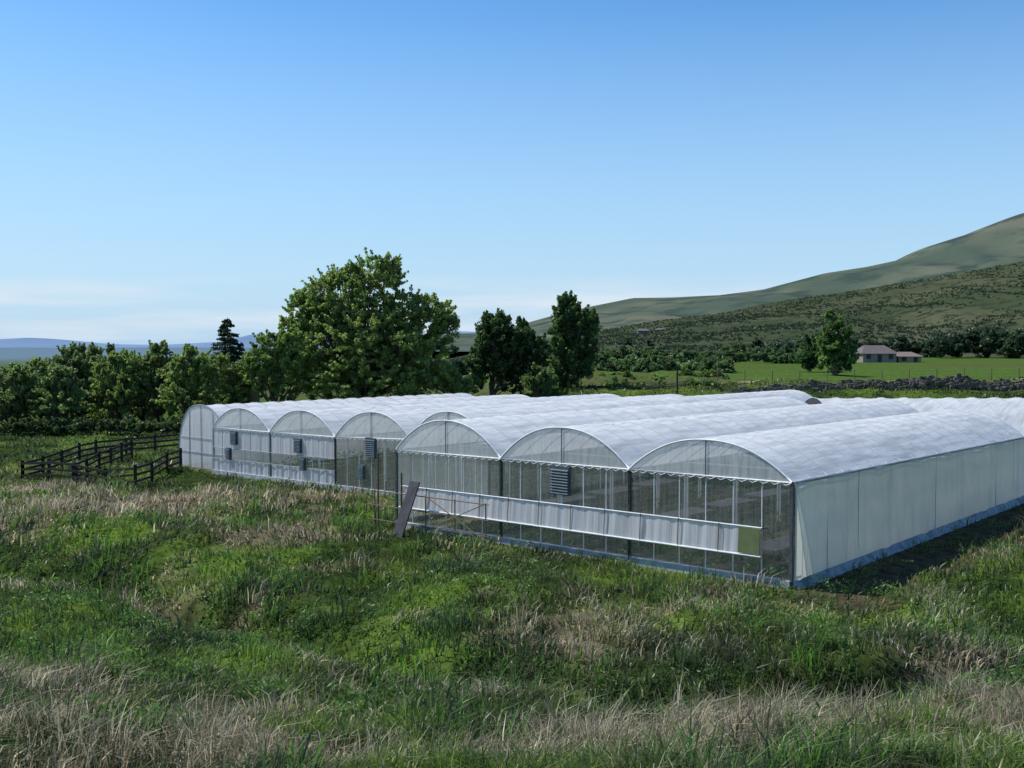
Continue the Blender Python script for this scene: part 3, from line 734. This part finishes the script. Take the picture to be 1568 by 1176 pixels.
leaves_obj('sagebrush_shrubs',[leafcloud(pts,R.uniform(.5,1.5,len(pts)),12,.5,np.array([.027,.045,.022]),R,.6)])
# ---------------------------------------------------------------- stone terrace wall
R=np.random.default_rng(55);m=MB()
nst=5600
xs_=R.uniform(22,100,nst);ys_=106+R.uniform(0,2.0,nst);zg=g(xs_,ys_)
for x,y,zb in zip(xs_,ys_,zg):
    z=zb-.1+R.random()*1.0*(.5+.5*(y-106)/2.0)*min(1,(x-20)/18)
    s=R.uniform(.10,.28);p=[]
    for dz in (-1,1):
        for dx,dy in ((-1,-1),(1,-1),(1,1),(-1,1)):
            p.append((x+dx*s*R.uniform(.6,1.2),y+dy*s*R.uniform(.6,1.1),z+dz*s*R.uniform(.4,.8)))
    m.hexa(p)
m.obj('dry_stone_wall',simple('field_stone',(.05,.048,.036),(.13,.12,.095),1.5,.95))
fp=empty('field_fence');m=MB()
for x in np.arange(24,110,3.2):
    z=float(gbase(x,122));m.tube([(x,122,z-.2),(x,122,z+1.3)],.06,5)
m.obj('posts',M_wood,fp);m=MB()
for h in (.5,.9,1.25): m.tube([(x,122,float(gbase(x,122))+h) for x in np.arange(24,110,3.2)],.006,4)
m.obj('wires',M_galv,fp)
m=MB();x=px(1037,100);m.tube([(x,100,1.5),(x,100,6.0)],.10,7,.08);m.obj('wooden_pole',M_fence)
# ---------------------------------------------------------------- houses
def house(name,x,y,zb,w,d,h,rh,wallc,roofc,seed=0):
    E=empty(name)
    m=MB();m.box(x-w/2,x+w/2,y,y+d,zb-1,zb+h)
    m.obj('walls',simple(name+'_wall',wallc,tuple(c*1.15 for c in wallc),2,.8),E)
    o_=.5;hp=min(1.5,w*.2)
    m=MB();m.hexa([(x-w/2-o_,y-o_,zb+h),(x+w/2+o_,y-o_,zb+h),(x+w/2+o_,y+d+o_,zb+h),(x-w/2-o_,y+d+o_,zb+h),
        (x-w/2+hp,y+d/2-.05,zb+h+rh),(x+w/2-hp,y+d/2-.05,zb+h+rh),(x+w/2-hp,y+d/2+.05,zb+h+rh),(x-w/2+hp,y+d/2+.05,zb+h+rh)])
    m.obj('roof',simple(name+'_roof',roofc,tuple(c*1.25 for c in roofc),2,.7),E)
    m=MB();n=max(2,int(w/2.6))
    for i in range(n):
        cx=x-w/2+w*(i+.5)/n
        if i==n//2: m.box(cx-.5,cx+.5,y-.04,y+.02,zb,zb+min(2.05,h-.1))
        else: m.box(cx-.55,cx+.55,y-.04,y+.02,zb+.9,zb+min(2.1,h-.1))
    m.obj('windows_and_door',simple(name+'_glass',(.02,.025,.03),(.04,.05,.06),1,.15),E)
house('farmhouse',px(1347,250),250,3.9,8.0,8,2.2,2.0,(.24,.20,.17),(.11,.09,.082))
house('farmhouse',px(1398,250),252,3.4,5.5,7,2.0,1.1,(.28,.22,.16),(.17,.13,.105))
house('barn',px(352,107),106,-.6,4.6,4,4.6,.9,(.12,.10,.08),(.36,.36,.36))
def onhill(x,y):
    a=(x-hx[0])/(hx[1]-hx[0]);b=(y-hy[0])/(hy[1]-hy[0]);return float(hz[int(b),int(a)])
for xx,yy,ww in ((px(985,690),690,7),(px(1012,700),700,6)):
    house('farmhouse',xx,yy,onhill(xx,yy)+.3,ww,6,2.0,1.3,(.16,.15,.13),(.12,.11,.10))
# ---------------------------------------------------------------- light, sky, camera
az=math.radians(-72);el=math.radians(54)
s=Vector((math.sin(az)*math.cos(el),math.cos(az)*math.cos(el),math.sin(el)))
L=bpy.data.lights.new('sun','SUN');L.energy=5.0;L.angle=math.radians(.5);L.color=(1,.965,.90)
lo=bpy.data.objects.new('sun',L);lo.rotation_euler=s.to_track_quat('Z','Y').to_euler();link(lo)
w=bpy.data.worlds.new('World');scene.world=w;w.use_nodes=True;nt=w.node_tree;nt.nodes.clear()
o=nt.nodes.new('ShaderNodeOutputWorld');bg=N(nt,'ShaderNodeBackground',Strength=.15)
sk=nt.nodes.new('ShaderNodeTexSky');sk.sky_type='NISHITA';sk.sun_disc=False;sk.sun_elevation=el;sk.sun_rotation=az%(2*math.pi)
sk.altitude=300;sk.air_density=1.0;sk.dust_density=.3;sk.ozone_density=2.5
hs=N(nt,'ShaderNodeHueSaturation',Saturation=1.28,Value=1.12);nt.links.new(sk.outputs[0],hs.inputs['Color'])
tc=nt.nodes.new('ShaderNodeTexCoord');sp=nt.nodes.new('ShaderNodeSeparateXYZ');nt.links.new(tc.outputs['Generated'],sp.inputs[0])
hr=nt.nodes.new('ShaderNodeValToRGB');he=hr.color_ramp.elements
he[0].position=0;he[0].color=(.92,.92,.92,1);he[1].position=.30;he[1].color=(0,0,0,1)
h2=he.new(.10);h2.color=(.66,.66,.66,1)
nt.links.new(sp.outputs['Z'],hr.inputs[0])
hzm=N(nt,'ShaderNodeMixRGB');nt.links.new(hr.outputs[0],hzm.inputs[0]);nt.links.new(hs.outputs[0],hzm.inputs[1]);hzm.inputs[2].default_value=(2.75,4.2,5.8,1)
mp=nt.nodes.new('ShaderNodeMapping');mp.inputs['Scale'].default_value=(3,3,30);nt.links.new(tc.outputs['Generated'],mp.inputs[0])
cn=N(nt,'ShaderNodeTexNoise',Scale=1.6,Detail=6);nt.links.new(mp.outputs[0],cn.inputs['Vector'])
cr=nt.nodes.new('ShaderNodeValToRGB');cr.color_ramp.elements[0].position=.40;cr.color_ramp.elements[1].position=.62
nt.links.new(cn.outputs['Fac'],cr.inputs[0])
zr=nt.nodes.new('ShaderNodeValToRGB');e=zr.color_ramp.elements
e[0].position=0;e[0].color=(.7,.7,.7,1);e[1].position=.068;e[1].color=(0,0,0,1)
x_=e.new(.045);x_.color=(.85,.85,.85,1)
nt.links.new(sp.outputs['Z'],zr.inputs[0])
mu=N(nt,'ShaderNodeMath',_operation='MULTIPLY');nt.links.new(cr.outputs[0],mu.inputs[0]);nt.links.new(zr.outputs[0],mu.inputs[1])
mx=N(nt,'ShaderNodeMixRGB');nt.links.new(mu.outputs[0],mx.inputs[0]);nt.links.new(hzm.outputs[0],mx.inputs[1]);mx.inputs[2].default_value=(4.9,5.5,6.1,1)
nt.links.new(mx.outputs[0],bg.inputs[0]);nt.links.new(bg.outputs[0],o.inputs[0])
cam=bpy.data.cameras.new('camera');cam.sensor_width=36;cam.lens=36*1600/1568;cam.clip_end=60000;cam.clip_start=.1
co=bpy.data.objects.new('camera',cam);co.location=(0,0,CAMH)
co.rotation_euler=(math.radians(90)-math.atan(58/1600),0,0);link(co);scene.camera=co
scene.view_settings.view_transform='Standard';scene.view_settings.look='None';scene.view_settings.exposure=0
